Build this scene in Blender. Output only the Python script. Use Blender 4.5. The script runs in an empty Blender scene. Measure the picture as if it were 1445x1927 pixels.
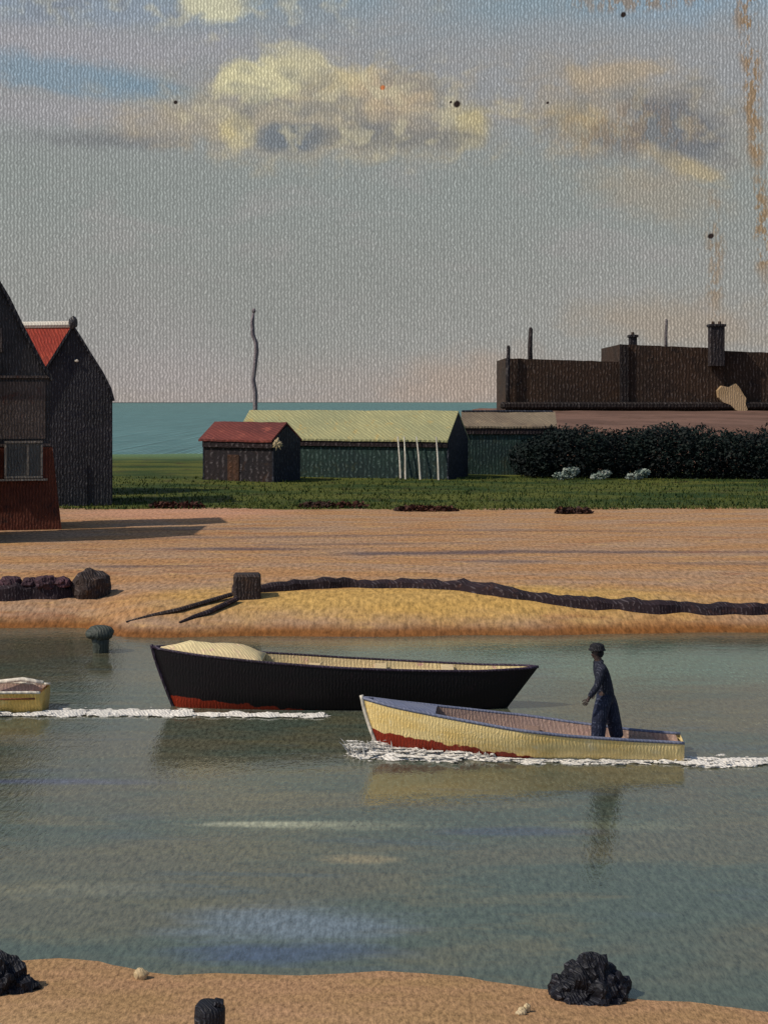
import bpy, bmesh, math, random
from mathutils import Vector, Matrix, noise
random.seed(7)
sc = bpy.context.scene
COL = sc.collection
F, U0, V0, CAMZ = 2600.0, 722.5, 750.0, 6.9      # focal length (photo px), centre column, horizon row, eye height

# ------------------------------------------------------------------ helpers
def smooth(t):
    t = max(0.0, min(1.0, t)); return t*t*(3-2*t)
def interp(x, pts):
    if x <= pts[0][0]: return pts[0][1]
    for (a, b), (c, d) in zip(pts, pts[1:]):
        if x <= c: return b+(d-b)*(x-a)/(c-a)
    return pts[-1][1]
def nz(x, y, z=0.0, s=1.0): return noise.noise(Vector((x*s, y*s, z*s)))

class NT:
    """small helper round a node tree"""
    def __init__(self, tree): self.t = tree; self.n = tree.nodes; self.l = tree.links
    def put(self, sock, v):
        if isinstance(v, bpy.types.NodeSocket): self.l.new(v, sock)
        elif v is not None:
            if hasattr(sock.default_value, '__len__') and not hasattr(v, '__len__'): v = [v]*len(sock.default_value)
            if hasattr(sock.default_value, '__len__') and len(sock.default_value) == 4 and len(v) == 3: v = (*v, 1)
            sock.default_value = v
    def m(self, op, a, b=None, c=None, clamp=False):
        k = self.n.new('ShaderNodeMath'); k.operation = op; k.use_clamp = clamp
        for i, v in enumerate((a, b, c)):
            if v is not None: self.put(k.inputs[i], v)
        return k.outputs[0]
    def mix(self, f, a, b, mode='MIX'):
        k = self.n.new('ShaderNodeMix'); k.data_type = 'RGBA'; k.blend_type = mode
        self.put(k.inputs[0], f); self.put(k.inputs[6], a); self.put(k.inputs[7], b)
        return k.outputs[2]
    def noise(self, vec, scale=1, detail=3, rough=.55, dist=0):
        k = self.n.new('ShaderNodeTexNoise'); self.put(k.inputs['Vector'], vec)
        for nm, v in (('Scale', scale), ('Detail', detail), ('Roughness', rough), ('Distortion', dist)): self.put(k.inputs[nm], v)
        return k.outputs['Fac']
    def xyz(self, x, y, z=0.0):
        k = self.n.new('ShaderNodeCombineXYZ')
        for i, v in enumerate((x, y, z)): self.put(k.inputs[i], v)
        return k.outputs[0]
    def sep(self, vec):
        k = self.n.new('ShaderNodeSeparateXYZ'); self.put(k.inputs[0], vec); return k.outputs
    def pos(self): return self.n.new('ShaderNodeNewGeometry').outputs['Position']
    def step(self, v, a, b):
        k = self.n.new('ShaderNodeMapRange'); k.interpolation_type = 'SMOOTHSTEP'; k.clamp = True
        self.put(k.inputs[0], v); self.put(k.inputs[1], a); self.put(k.inputs[2], b)
        return k.outputs[0]
    def weave(self, x, y):
        """rough upright threads, one per unit of x, broken along y; value about 0..1"""
        v = self.xyz(x, y)
        wob = self.noise(v, .5, 1, .5)
        s = self.m('SINE', self.m('MULTIPLY', self.m('ADD', x, self.m('MULTIPLY', wob, 1.3)), 6.2832))
        n = self.noise(self.xyz(x, self.m('MULTIPLY', y, .62)), 1.15, 2, .75)
        k = self.m('MULTIPLY_ADD', n, 3.4, -1.2)
        return self.m('ADD', self.m('MULTIPLY_ADD', s, self.m('MULTIPLY', k, .72), -.15), self.m('MULTIPLY', n, 1.3))
    def grain(self, x, y):
        """loose upright grain without long ridges"""
        n = self.noise(self.xyz(x, y), 1.0, 2, .8)
        return self.m('MULTIPLY_ADD', n, 2.6, -.8)
    def ell(self, x, y, cx, cy, rx, ry, ang=0.0, soft=.5, wob=None):
        """soft ellipse mask in (x, y)"""
        ca, sa = math.cos(ang), math.sin(ang)
        dx = self.m('SUBTRACT', x, cx); dy = self.m('SUBTRACT', y, cy)
        px = self.m('DIVIDE', self.m('ADD', self.m('MULTIPLY', dx, ca), self.m('MULTIPLY', dy, sa)), rx)
        py = self.m('DIVIDE', self.m('SUBTRACT', self.m('MULTIPLY', dy, ca), self.m('MULTIPLY', dx, sa)), ry)
        r = self.m('SQRT', self.m('ADD', self.m('MULTIPLY', px, px), self.m('MULTIPLY', py, py)))
        if wob is not None: r = self.m('ADD', r, wob)
        return self.step(r, 1+soft, 1-soft)

def new_mat(name):
    m = bpy.data.materials.new(name); m.use_nodes = True
    t = NT(m.node_tree); t.n.clear()
    out = t.n.new('ShaderNodeOutputMaterial')
    return m, t, out
def principled(t, out, col, rough=.7, height=None, bump=.3, dist=.02, spec=.3, metal=0.0, ior=None):
    p = t.n.new('ShaderNodeBsdfPrincipled')
    t.put(p.inputs['Base Color'], col); t.put(p.inputs['Roughness'], rough)
    t.put(p.inputs['Specular IOR Level'], spec); t.put(p.inputs['Metallic'], metal)
    if ior: p.inputs['IOR'].default_value = ior
    if height is not None:
        b = t.n.new('ShaderNodeBump'); t.put(b.inputs['Height'], height)
        b.inputs['Strength'].default_value = bump; b.inputs['Distance'].default_value = dist
        t.l.new(b.outputs[0], p.inputs['Normal'])
    t.l.new(p.outputs[0], out.inputs[0]); return p

def paint(name, a, b, k, c=None, rough=.6, bump=.5, amt=.55, spec=.3, nsc=None, dist=None):
    """daubed, canvas-grained coat: two (three) tones in loose patches, threads k per metre"""
    m, t, out = new_mat(name)
    P = t.pos(); s = t.sep(P)
    hx = t.m('ADD', s[0], t.m('MULTIPLY', s[1], .8))
    n = t.noise(t.xyz(t.m('MULTIPLY', hx, .5), t.m('MULTIPLY', s[1], .5), s[2]), nsc or k*.16, 4, .65)
    col = t.mix(t.step(n, .36, .64), a, b)
    if c is not None:
        n2 = t.noise(P, (nsc or k*.16)*2.1, 3, .7, .5)
        col = t.mix(t.step(n2, .56, .72), col, c)
    w = t.weave(t.m('MULTIPLY', hx, k*1.4), t.m('MULTIPLY', s[2], k*1.4))
    g = t.m('MULTIPLY_ADD', w, amt, 1-amt*.5)
    col = t.mix(1.0, col, t.xyz(g, g, g), 'MULTIPLY')
    if max(a) < .07: col = t.mix(t.m('MULTIPLY', t.step(w, .8, 1.15), .5), col, tuple(.10+1.6*x for x in a))     # glints on the high threads, painted into dark coats
    principled(t, out, col, rough, w, bump, dist or .25/k, spec)
    return m

class MB:
    """collects shapes; build() links them as ONE mesh object"""
    def __init__(s): s.bm = bmesh.new()
    def face(s, pts):
        return s.bm.faces.new([s.bm.verts.new(p) for p in pts])
    def box(s, c, d, rz=0, ry=0, bevel=0, M=None):
        r = bmesh.ops.create_cube(s.bm, size=1); vs = r['verts']
        T = Matrix.Translation(c) @ Matrix.Rotation(rz, 4, 'Z') @ Matrix.Rotation(ry, 4, 'Y') @ Matrix.Diagonal((*d, 1))
        if M: T = M @ T
        bmesh.ops.transform(s.bm, matrix=T, verts=vs)
        if bevel:
            es = list({e for v in vs for e in v.link_edges})
            bmesh.ops.bevel(s.bm, geom=es, offset=bevel, segments=1, affect='EDGES')
        return s
    def prism(s, prof, y0, y1):
        """(x, z) outline pushed from y0 to y1"""
        a = [s.bm.verts.new((x, y0, z)) for x, z in prof]; b = [s.bm.verts.new((x, y1, z)) for x, z in prof]
        n = len(prof)
        s.bm.faces.new(a); s.bm.faces.new(b[::-1])
        for i in range(n): s.bm.faces.new((a[i], b[i], b[(i+1) % n], a[(i+1) % n]))
        return s
    def tube(s, pts, r, seg=8, squash=1.0, cap=True):
        pts = [Vector(p) for p in pts]; rings = []
        for i, p in enumerate(pts):
            d = (pts[min(i+1, len(pts)-1)]-pts[max(i-1, 0)]).normalized()
            u = d.cross(Vector((0, 0, 1)) if abs(d.z) < .9 else Vector((0, 1, 0))).normalized(); v = d.cross(u)
            rr = r[i] if hasattr(r, '__len__') else r
            rings.append([s.bm.verts.new(p+rr*(math.cos(2*math.pi*k/seg)*u+squash*math.sin(2*math.pi*k/seg)*v)) for k in range(seg)])
        for A, B in zip(rings, rings[1:]):
            for k in range(seg): s.bm.faces.new((A[k], A[(k+1) % seg], B[(k+1) % seg], B[k]))
        if cap: s.bm.faces.new(rings[0][::-1]); s.bm.faces.new(rings[-1])
        return s
    def blob(s, c, d, rough=.25, freq=2.0, sub=3, seed=0, flat=None, rz=0):
        r = bmesh.ops.create_icosphere(s.bm, subdivisions=sub, radius=1)
        R = Matrix.Rotation(rz, 3, 'Z')
        for v in r['verts']:
            n = v.co.copy()
            q = 1+rough*(noise.noise(n*freq+Vector((seed, seed*.7, 0)))+.45*noise.noise(n*freq*2.7+Vector((seed*1.3, 0, seed)))+.25*noise.noise(n*freq*6+Vector((0, seed, 3))))
            p = Vector((n.x*d[0], n.y*d[1], n.z*d[2]))*q
            if flat is not None and p.z < flat: p.z = flat
            v.co = R @ p+Vector(c)
        return s
    def build(s, name, mat, parent=None, smooth_=False, loc=None):
        bmesh.ops.recalc_face_normals(s.bm, faces=s.bm.faces)
        me = bpy.data.meshes.new(name); s.bm.to_mesh(me); s.bm.free()
        if smooth_: me.polygons.foreach_set('use_smooth', [True]*len(me.polygons))
        return link(name, me, mat, parent, loc)
def link(name, me, mat, parent=None, loc=None):
    o = bpy.data.objects.new(name, me); COL.objects.link(o)
    if mat: me.materials.append(mat)
    if parent: o.parent = parent
    if loc: o.location = loc
    return o
def tag(o, label=None, cat=None, group=None, kind=None):
    if label: o['label'] = label
    if cat: o['category'] = cat
    if group: o['group'] = group
    if kind: o['kind'] = kind
    return o
def thing(name, label, cat, loc=(0, 0, 0), rz=0, group=None):
    o = bpy.data.objects.new(name, None); COL.objects.link(o)
    o.location = loc; o.rotation_euler = (0, 0, rz); o.empty_display_size = .2
    return tag(o, label, cat, group)

# ------------------------------------------------------------------ camera, sun, sky light
cd = bpy.data.cameras.new('camera'); cam = bpy.data.objects.new('camera', cd); COL.objects.link(cam)
cam.location = (0, 0, CAMZ); cam.rotation_euler = (math.pi/2, 0, 0)
cd.sensor_width = 36; cd.lens = F/1927*36; cd.shift_y = -(963.5-V0)/1927; cd.clip_end = 9000
sc.camera = cam
SUN_EL, SUN_AZ = math.radians(47), math.radians(180+69)          # azimuth clockwise from +Y
d = Vector((math.sin(SUN_AZ)*math.cos(SUN_EL), math.cos(SUN_AZ)*math.cos(SUN_EL), math.sin(SUN_EL)))
ld = bpy.data.lights.new('sun', 'SUN'); ld.energy = 3.0; ld.angle = math.radians(.6); ld.color = (1, .90, .76)
lo = bpy.data.objects.new('sun', ld); COL.objects.link(lo); lo.rotation_euler = (-d).to_track_quat('-Z', 'Y').to_euler()
w = bpy.data.worlds.new('World'); sc.world = w; w.use_nodes = True
wt = NT(w.node_tree); wt.n.clear()
sky = wt.n.new('ShaderNodeTexSky'); sky.sky_type = 'NISHITA'; sky.sun_disc = False
sky.sun_elevation = SUN_EL; sky.sun_rotation = SUN_AZ
bg = wt.n.new('ShaderNodeBackground'); bg.inputs[1].default_value = .09
wo = wt.n.new('ShaderNodeOutputWorld'); wt.l.new(sky.outputs[0], bg.inputs[0]); wt.l.new(bg.outputs[0], wo.inputs[0])
cy = sc.cycles; cy.max_bounces = 4; cy.diffuse_bounces = 1; cy.glossy_bounces = 2; cy.transmission_bounces = 1; cy.use_denoising = True
sc.view_settings.view_transform = 'Standard'; sc.view_settings.look = 'None'
sc.view_settings.exposure = 0; sc.view_settings.gamma = 1

# ------------------------------------------------------------------ terrain
def s2l(*c): return tuple((x/255/12.92 if x/255 <= .04045 else ((x/255+.055)/1.055)**2.4) for x in c)
def edge_depth(v): return F*CAMZ/(v-V0)
FRONT = [((u-U0)/F*edge_depth(v), edge_depth(v)) for u, v in
         ((-400, 1790), (0, 1806), (180, 1812), (330, 1828), (500, 1836), (700, 1826), (900, 1842), (1080, 1866), (1250, 1884), (1445, 1905), (1800, 1930))]
SHORE = [((u-U0)/F*edge_depth(v), edge_depth(v)) for u, v in
         ((-900, 1176), (0, 1181), (160, 1182), (235, 1197), (330, 1199), (480, 1198), (800, 1197), (1150, 1192), (1445, 1190), (2400, 1188))]
def ground_z(x, y):
    if y < 28:
        e = interp(x, FRONT)+.22*nz(x, 3.1, 0, .9)
        t = e-y
        return (.085*t if t > 0 else max(-1.2, .12*t))+.012*nz(x, y, 5, 1.7)*min(1, max(0, t))
    e = interp(x, SHORE)+.35*nz(x, 9.7, 0, .35)
    t = y-e
    if t < 0: return max(-1.2, .14*t)
    z = .95*(1-math.exp(-t/2.6))+.05*nz(x, y, 2, .12)*smooth(t/4)+.02*nz(x, y, 8, .8)*smooth(t/2)
    z += .16*math.exp(-((x-1.2)/6.5)**2-((t-2.6)/1.6)**2)
    return z-2.2*smooth((y-148+3*nz(x, 4, 1, .05))/30)
def hit(u, v):
    """where the line of sight through photo pixel (u, v) meets the ground"""
    a, b = (u-U0)/F, (V0-v)/F; y = 10.0
    while y < 240:
        if CAMZ+b*y <= max(0.0, ground_z(a*y, y)): return Vector((a*y, y, max(0.0, ground_z(a*y, y))))
        y += .03
    return Vector((a*y, y, 0))
def at(u, v, y): return Vector(((u-U0)/F*y, y, CAMZ+(V0-v)/F*y))

xs = sorted({round(-150+i*5.0, 2) for i in range(61)} | {round(-24+i*.5, 2) for i in range(97)})
ys = [-12, -6, 0, 4, 8]+[10+i*.25 for i in range(60)]+[25+i*1.5 for i in range(9)]+[38.5+i*.25 for i in range(50)]+[51+i*1.0 for i in range(30)]+[81+i*3 for i in range(33)]
mb = MB(); vv = [[mb.bm.verts.new((x, y, ground_z(x, y))) for x in xs] for y in ys]
for j in range(len(ys)-1):
    for i in range(len(xs)-1): mb.bm.faces.new((vv[j][i], vv[j][i+1], vv[j+1][i+1], vv[j+1][i]))
m, t, out = new_mat('ground'); P = t.pos(); s = t.sep(P)
nA = t.noise(t.xyz(t.m('MULTIPLY', s[0], .16), t.m('MULTIPLY', s[1], .5)), 1, 5, .62)
nB = t.noise(t.xyz(t.m('MULTIPLY', s[0], .5), t.m('MULTIPLY', s[1], 1.1), 3.0), 1, 4, .65)
sand = t.mix(t.step(nA, .38, .62), s2l(170, 128, 88), s2l(164, 134, 108))
sand = t.mix(t.m('MULTIPLY', t.step(nB, .52, .72), .7), sand, s2l(190, 152, 100))
# ochre mound inside the low wall, pink shingle by the huts
wob = t.m('MULTIPLY_ADD', t.noise(P, .45, 4, .6), 1.0, -.5)
sand = t.mix(t.m('MULTIPLY', t.ell(s[0], s[1], 1.2, 43.0, 8.0, 1.9, 0, .5, wob), .8), sand, s2l(194, 156, 84))
sand = t.mix(t.m('MULTIPLY', t.ell(s[0], s[1], -11, 72, 5.5, 4.0, 0, .5, wob), .6), sand, s2l(198, 146, 120))
near = t.step(s[1], 24, 20)
sand = t.mix(near, sand, t.mix(t.step(nB, .35, .65), s2l(178, 148, 108), s2l(188, 152, 118)))
# damp runnels across the flat
for cx, cy, rx, ry, an, f in ((-5.5, 54.6, 3.4, .55, .03, .9), (1.5, 53.4, 3.6, .6, .10, .9), (8.5, 53.9, 6.0, .5, -.03, .75), (-1, 56.5, 3.5, .4, .1, .5),
                              (-8.8, 49.3, 2.2, .35, .0, .7), (-3, 59.5, 7, .5, .12, .5), (4.5, 50.9, 1.6, .35, 0, .6), (-7, 63, 4, .45, .1, .45), (7, 62, 6, .5, -.05, .4), (12.5, 50, 4, .4, -.04, .4)):
    sand = t.mix(t.m('MULTIPLY', t.ell(s[0], s[1], cx, cy, rx, ry, an, .7, t.m('MULTIPLY', wob, 1.8)), f), sand, s2l(96, 84, 86))
sand = t.mix(t.m('MULTIPLY', t.step(t.noise(t.xyz(t.m('MULTIPLY', s[0], .22), t.m('MULTIPLY', s[1], .55), 13.0), 1, 4, .65), .55, .7), t.m('MULTIPLY_ADD', near, -.5, .6)), sand, s2l(150, 100, 68))
wet = t.step(t.m('ADD', s[2], t.m('MULTIPLY_ADD', nB, .16, -.08)), .30, .06)
sand = t.mix(t.m('MULTIPLY', wet, t.m('MULTIPLY_ADD', near, -.55, .9)), sand, s2l(122, 76, 34))
gn = t.noise(t.xyz(t.m('MULTIPLY', s[0], .09), t.m('MULTIPLY', s[1], .22), 7.0), 1, 5, .65)
grass = t.mix(t.step(gn, .38, .6), s2l(46, 64, 30), s2l(88, 92, 40))
grass = t.mix(t.step(t.noise(P, .5, 4, .6), .56, .7), grass, s2l(66, 62, 34))
ge = t.m('ADD', s[1], t.m('MULTIPLY_ADD', t.noise(t.xyz(s[0], s[1]), .25, 4, .7), 5.0, -2.5))
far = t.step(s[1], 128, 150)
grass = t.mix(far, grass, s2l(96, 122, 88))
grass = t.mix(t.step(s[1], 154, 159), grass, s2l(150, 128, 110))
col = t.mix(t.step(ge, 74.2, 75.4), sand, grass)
kx = t.m('MULTIPLY', s[0], 7.6); ky = t.m('MULTIPLY', s[1], 1.15); wv = t.grain(t.m('MULTIPLY', s[0], 7.0), t.m('MULTIPLY', s[1], 2.2)); wv2 = t.grain(t.m('MULTIPLY', s[0], 20.0), t.m('MULTIPLY', s[1], 7.0))
wv = t.m('ADD', t.m('MULTIPLY', wv, t.m('SUBTRACT', 1.0, near)), t.m('MULTIPLY', wv2, near))
g = t.m('MULTIPLY_ADD', wv, .85, .58); col = t.mix(1.0, col, t.xyz(g, g, g), 'MULTIPLY')
principled(t, out, col, .9, t.m('ADD', wv, t.noise(P, 9, 3, .6)), .2, .04, .12)
tag(mb.build('ground', m, smooth_=True), kind='structure')

# water of the harbour, and the sea beyond the land
def water_mat(name, cols, kx, ky, rip, rough=.2, spec=.6, ior=1.45, bump=.28, sky_streaks=False):
    m, t, out = new_mat(name); P = t.pos(); s = t.sep(P)
    n1 = t.noise(t.xyz(t.m('MULTIPLY', s[0], .13), t.m('MULTIPLY', s[1], .42)), 1, 4, .6, .4)
    n2 = t.noise(t.xyz(t.m('MULTIPLY', s[0], .34), t.m('MULTIPLY', s[1], 1.3), 4.0), 1, 4, .62, .3)
    n3 = t.noise(t.xyz(t.m('MULTIPLY', s[0], .22), t.m('MULTIPLY', s[1], 1.0), 9.0), 1, 3, .6, .5)
    col = t.mix(t.step(n1, .4, .6), cols[0], cols[1])
    col = t.mix(t.m('MULTIPLY', t.step(n2, .5, .68), .7), col, cols[2])
    col = t.mix(t.m('MULTIPLY', t.step(n3, .57, .7), .7), col, cols[3])
    if sky_streaks:      # sky reflections painted into the water colour as tinted streaks
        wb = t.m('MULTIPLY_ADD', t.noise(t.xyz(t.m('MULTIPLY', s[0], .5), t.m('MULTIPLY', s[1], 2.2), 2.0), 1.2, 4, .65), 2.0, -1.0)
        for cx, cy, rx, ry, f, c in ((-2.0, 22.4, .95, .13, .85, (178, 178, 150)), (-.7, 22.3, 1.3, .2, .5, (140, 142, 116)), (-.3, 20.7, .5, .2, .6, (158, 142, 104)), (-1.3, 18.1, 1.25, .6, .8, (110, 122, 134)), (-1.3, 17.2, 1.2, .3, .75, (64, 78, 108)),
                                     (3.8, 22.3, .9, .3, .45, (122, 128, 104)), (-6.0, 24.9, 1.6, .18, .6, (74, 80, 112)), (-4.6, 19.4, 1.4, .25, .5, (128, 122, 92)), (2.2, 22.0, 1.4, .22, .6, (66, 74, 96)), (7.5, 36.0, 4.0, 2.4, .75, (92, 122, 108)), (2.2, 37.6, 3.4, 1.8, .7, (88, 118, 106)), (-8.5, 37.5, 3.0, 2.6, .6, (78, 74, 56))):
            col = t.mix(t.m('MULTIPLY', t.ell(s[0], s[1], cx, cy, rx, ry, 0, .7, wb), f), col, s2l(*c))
    wv = t.grain(t.m('MULTIPLY', s[0], kx), t.m('MULTIPLY', s[1], ky)) if sky_streaks else t.weave(t.m('MULTIPLY', s[0], kx), t.m('MULTIPLY', s[1], ky))
    g = t.m('MULTIPLY_ADD', wv, .95, .53); col = t.mix(1.0, col, t.xyz(g, g, g), 'MULTIPLY')
    rp = t.noise(t.xyz(t.m('MULTIPLY', s[0], rip), t.m('MULTIPLY', s[1], rip*2.2)), 1, 3, .55)
    principled(t, out, col, rough, t.m('ADD', t.m('MULTIPLY', wv, .5), t.m('MULTIPLY', rp, 1.2)), bump, .05, spec, ior=ior)
    return m
mb = MB(); mb.face([(-600, -40, 0), (600, -40, 0), (600, 120, 0), (-600, 120, 0)])
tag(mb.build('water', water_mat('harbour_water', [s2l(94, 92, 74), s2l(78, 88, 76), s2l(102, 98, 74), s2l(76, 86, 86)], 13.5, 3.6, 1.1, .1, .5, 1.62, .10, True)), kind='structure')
mb = MB(); mb.face([(-2600, 120, 0), (2600, 120, 0), (2600, 2600, 0), (-2600, 2600, 0)])
tag(mb.build('sea', water_mat('open_sea', [s2l(82, 118, 118), s2l(98, 130, 130), s2l(80, 116, 120), s2l(112, 136, 136)], 1.35, .018, .12, .6, .12)), kind='structure')

# sky: far dome segment with painted cloud
R = 2550.0
mb = MB(); A = [math.radians(-75+i*2.5) for i in range(61)]; Zs = [-40, 0, 60, 140, 240, 360, 500, 680, 900, 1150]
vv = [[mb.bm.verts.new((R*math.sin(a)*(1-.00012*max(0, z)), R*math.cos(a)*(1-.00012*max(0, z)), z)) for a in A] for z in Zs]
for j in range(len(Zs)-1):
    for i in range(len(A)-1): mb.bm.faces.new((vv[j][i], vv[j][i+1], vv[j+1][i+1], vv[j+1][i]))
m, t, out = new_mat('sky'); m.cycles.emission_sampling = 'NONE'; s = t.sep(t.pos())
az = t.m('MULTIPLY', t.m('ARCTAN2', s[0], s[1]), 1000.0)           # milliradians
el = t.m('MULTIPLY', t.m('DIVIDE', t.m('SUBTRACT', s[2], CAMZ), R), 1000.0)
nzv = t.xyz(az, el)
wob = t.m('MULTIPLY_ADD', t.noise(t.xyz(t.m('MULTIPLY', az, .8), t.m('MULTIPLY', el, 1.2)), .05, 4, .6, .3), 1.7, -.85)
drift = t.m('MULTIPLY_ADD', t.noise(t.xyz(t.m('MULTIPLY', az, .35), el), .02, 4, .6), 1.0, -.5)
def sk(u, v):
    a = math.atan((u-U0)/F); return 1000*a, 1000*(V0-v)/F*math.cos(a)
elw = t.m('ADD', el, t.m('MULTIPLY', drift, 30))
col = t.mix(t.step(elw, 0, 45), s2l(158, 150, 144), s2l(150, 150, 146))
col = t.mix(t.step(elw, 50, 150), col, s2l(142, 147, 144))
col = t.mix(t.step(elw, 150, 215), col, s2l(148, 150, 152))
col = t.mix(t.step(elw, 225, 290), col, s2l(132, 152, 164))
col = t.mix(t.m('MULTIPLY', t.step(t.noise(t.xyz(t.m('MULTIPLY', az, .3), el), .03, 4, .6, .6), .5, .68), .45), col, s2l(156, 152, 150))
DABS = [  # u, v, ru, rv, slope, softness, opacity, colour
    (60, 130, 330, 36, .02, .6, .6, (160, 158, 164)), (120, 70, 260, 26, 0, .6, .7, (140, 152, 166)), (250, 15, 300, 22, .02, .5, .75, (134, 134, 142)), (560, 20, 240, 30, .03, .6, .7, (128, 134, 140)),
    (150, 188, 250, 28, -.1, .45, .85, (128, 148, 162)), (300, 205, 100, 14, -.12, .5, .6, (120, 144, 160)), (40, 240, 230, 22, 0, .6, .5, (160, 156, 160)),
    (230, 290, 140, 14, .02, .6, .7, (120, 122, 124)), (330, 260, 120, 28, .05, .7, .6, (164, 152, 138)),
    (405, 68, 62, 27, .05, .35, .9, (202, 198, 168)), (430, 20, 46, 24, .4, .5, .8, (176, 170, 148)), (60, 12, 60, 14, .1, .5, .7, (190, 184, 160)),
    (600, 250, 300, 70, -.02, .5, .8, (166, 156, 136)), (690, 215, 140, 46, -.1, .5, .7, (186, 172, 142)), (1190, 250, 200, 80, -.2, .55, .75, (156, 147, 134)),
    (490, 188, 78, 36, .12, .3, .95, (206, 198, 160)), (570, 165, 70, 26, -.15, .5, .8, (192, 184, 152)), (452, 275, 30, 26, -.5, .4, .85, (196, 182, 140)),
    (640, 190, 60, 20, .15, .5, .7, (196, 182, 144)), (740, 220, 70, 36, -.1, .5, .7, (178, 160, 136)), (880, 265, 36, 36, -.3, .5, .7, (190, 176, 132)),
    (545, 285, 70, 26, .05, .45, .9, (112, 120, 128)), (700, 285, 110, 20, -.04, .5, .7, (124, 124, 122)), (780, 265, 90, 20, -.1, .5, .55, (136, 132, 128)), (840, 290, 70, 16, .0, .5, .6, (126, 126, 124)),
    (1150, 185, 90, 24, .1, .5, .7, (176, 158, 132)), (1090, 260, 50, 30, -.3, .5, .7, (178, 160, 124)), (1280, 270, 90, 52, -.35, .4, .85, (112, 116, 122)), (1170, 285, 80, 22, -.1, .5, .6, (122, 122, 122)),
    (1290, 335, 70, 16, -.4, .5, .7, (174, 158, 124)), (1230, 380, 120, 40, -.2, .6, .5, (158, 146, 128)),
    (1300, 40, 190, 46, 0, .7, .6, (132, 158, 178)), (1000, 50, 200, 40, .04, .7, .5, (130, 148, 158)),
    (870, 720, 120, 50, .2, .7, .4, (174, 150, 130)), (1270, 610, 160, 40, -.05, .7, .4, (164, 142, 116)), (300, 650, 160, 90, -.4, .7, .35, (168, 158, 158)), (500, 560, 420, 90, .1, .8, .4, (136, 140, 136)),
]
for u, v, ru, rv, sl, so, op, c in DABS:
    cx, cy = sk(u, v)
    col = t.mix(t.m('MULTIPLY', t.ell(az, el, cx, cy, ru/2.6, rv/2.6, -sl if False else sl, so, wob), op), col, s2l(*c))
# broken cream and grey daubs inside the cloud banks
d1 = t.noise(t.xyz(t.m('MULTIPLY', az, .7), el), .075, 2, .5, .3); d2 = t.noise(t.xyz(t.m('MULTIPLY', az, .6), el, 40.0), .06, 2, .5, .3)
for u, v, ru, rv, cr, gr in ((650, 240, 290, 80, (190, 182, 154), (118, 122, 126)), (1200, 260, 190, 80, (164, 154, 134), (122, 126, 128)), (330, 40, 380, 70, (186, 182, 160), (122, 126, 134))):
    cx, cy = sk(u, v); mk = t.ell(az, el, cx, cy, ru/2.6, rv/2.6, 0, .4, wob)
    col = t.mix(t.m('MULTIPLY', t.m('MULTIPLY', mk, t.step(d2, .46, .66)), .5), col, s2l(*gr))
    col = t.mix(t.m('MULTIPLY', t.m('MULTIPLY', mk, t.step(d1, .48, .68)), .55), col, s2l(*cr))
# rusty weather stains high in the sky and a few dark flecks
st = t.step(t.noise(t.xyz(t.m('MULTIPLY', az, 1.3), t.m('MULTIPLY', el, .6)), .09, 5, .75), .46, .53)
for u, v, ru, rv, sl, op in ((850, 40, 230, 16, -.02, .65), (1200, 58, 120, 18, 0, .6), (1414, 200, 15, 120, .05, .8), (1432, 430, 14, 90, .05, .8), (1400, 60, 20, 60, 0, .6), (1345, 500, 14, 110, 0, .5), (1180, 270, 120, 40, 0, .3), (640, 30, 9, 8, 0, 1.0)):
    cx, cy = sk(u, v)
    col = t.mix(t.m('MULTIPLY', t.m('MULTIPLY', t.ell(az, el, cx, cy, ru/2.6, rv/2.6, sl, .6, wob), st), op), col, s2l(142, 114, 80))
for u, v, r in ((860, 230, 7), (331, 227, 3.5), (1337, 455, 5), (1172, 84, 5), (848, 227, 2.5), (1030, 228, 2.5), (720, 203, 5)):
    cx, cy = sk(u, v)
    col = t.mix(t.ell(az, el, cx, cy, r/2.6, r/3.2, .4, .3, wob), col, s2l(44, 36, 34) if v != 203 else s2l(180, 110, 70))
wv = t.weave(t.m('DIVIDE', az, 2.4), t.m('DIVIDE', el, 1.5))
g = t.m('MULTIPLY_ADD', wv, .66, .66)
col = t.mix(1.0, col, t.xyz(g, g, g), 'MULTIPLY')
em = t.n.new('ShaderNodeEmission'); t.put(em.inputs[0], col); em.inputs[1].default_value = 1.0
t.l.new(em.outputs[0], out.inputs[0])
tag(mb.build('sky', m), kind='structure')

# earth bank behind the hedge, carrying the brown warehouse
mb = MB(); ys = [112+i*2 for i in range(44)]; xs = [8+i*.75 for i in range(20)]+[23+i*3 for i in range(20)]
def bank_z(x, y):
    e = interp(y, [(112, 15.5), (125, 15.0), (150, 12.2), (200, 12)])
    top = interp(y, [(112, .7), (122, 4.4), (146, 5.55), (185, 5.6), (198, -1)])
    k = smooth((x-e+2.2+.5*nz(y, 1, 0, .3))/2.2)
    return -.6+(top+.6)*k+.12*nz(x, y, 3, .4)*k
vv = [[mb.bm.verts.new((x, y, bank_z(x, y))) for x in xs] for y in ys]
for j in range(len(ys)-1):
    for i in range(len(xs)-1): mb.bm.faces.new((vv[j][i], vv[j][i+1], vv[j+1][i+1], vv[j+1][i]))
tag(mb.build('earth_bank', paint('bank_earth', s2l(104, 78, 66), s2l(126, 96, 82), 2.0, s2l(90, 64, 48), .95, .5), smooth_=True), kind='structure')

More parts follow.
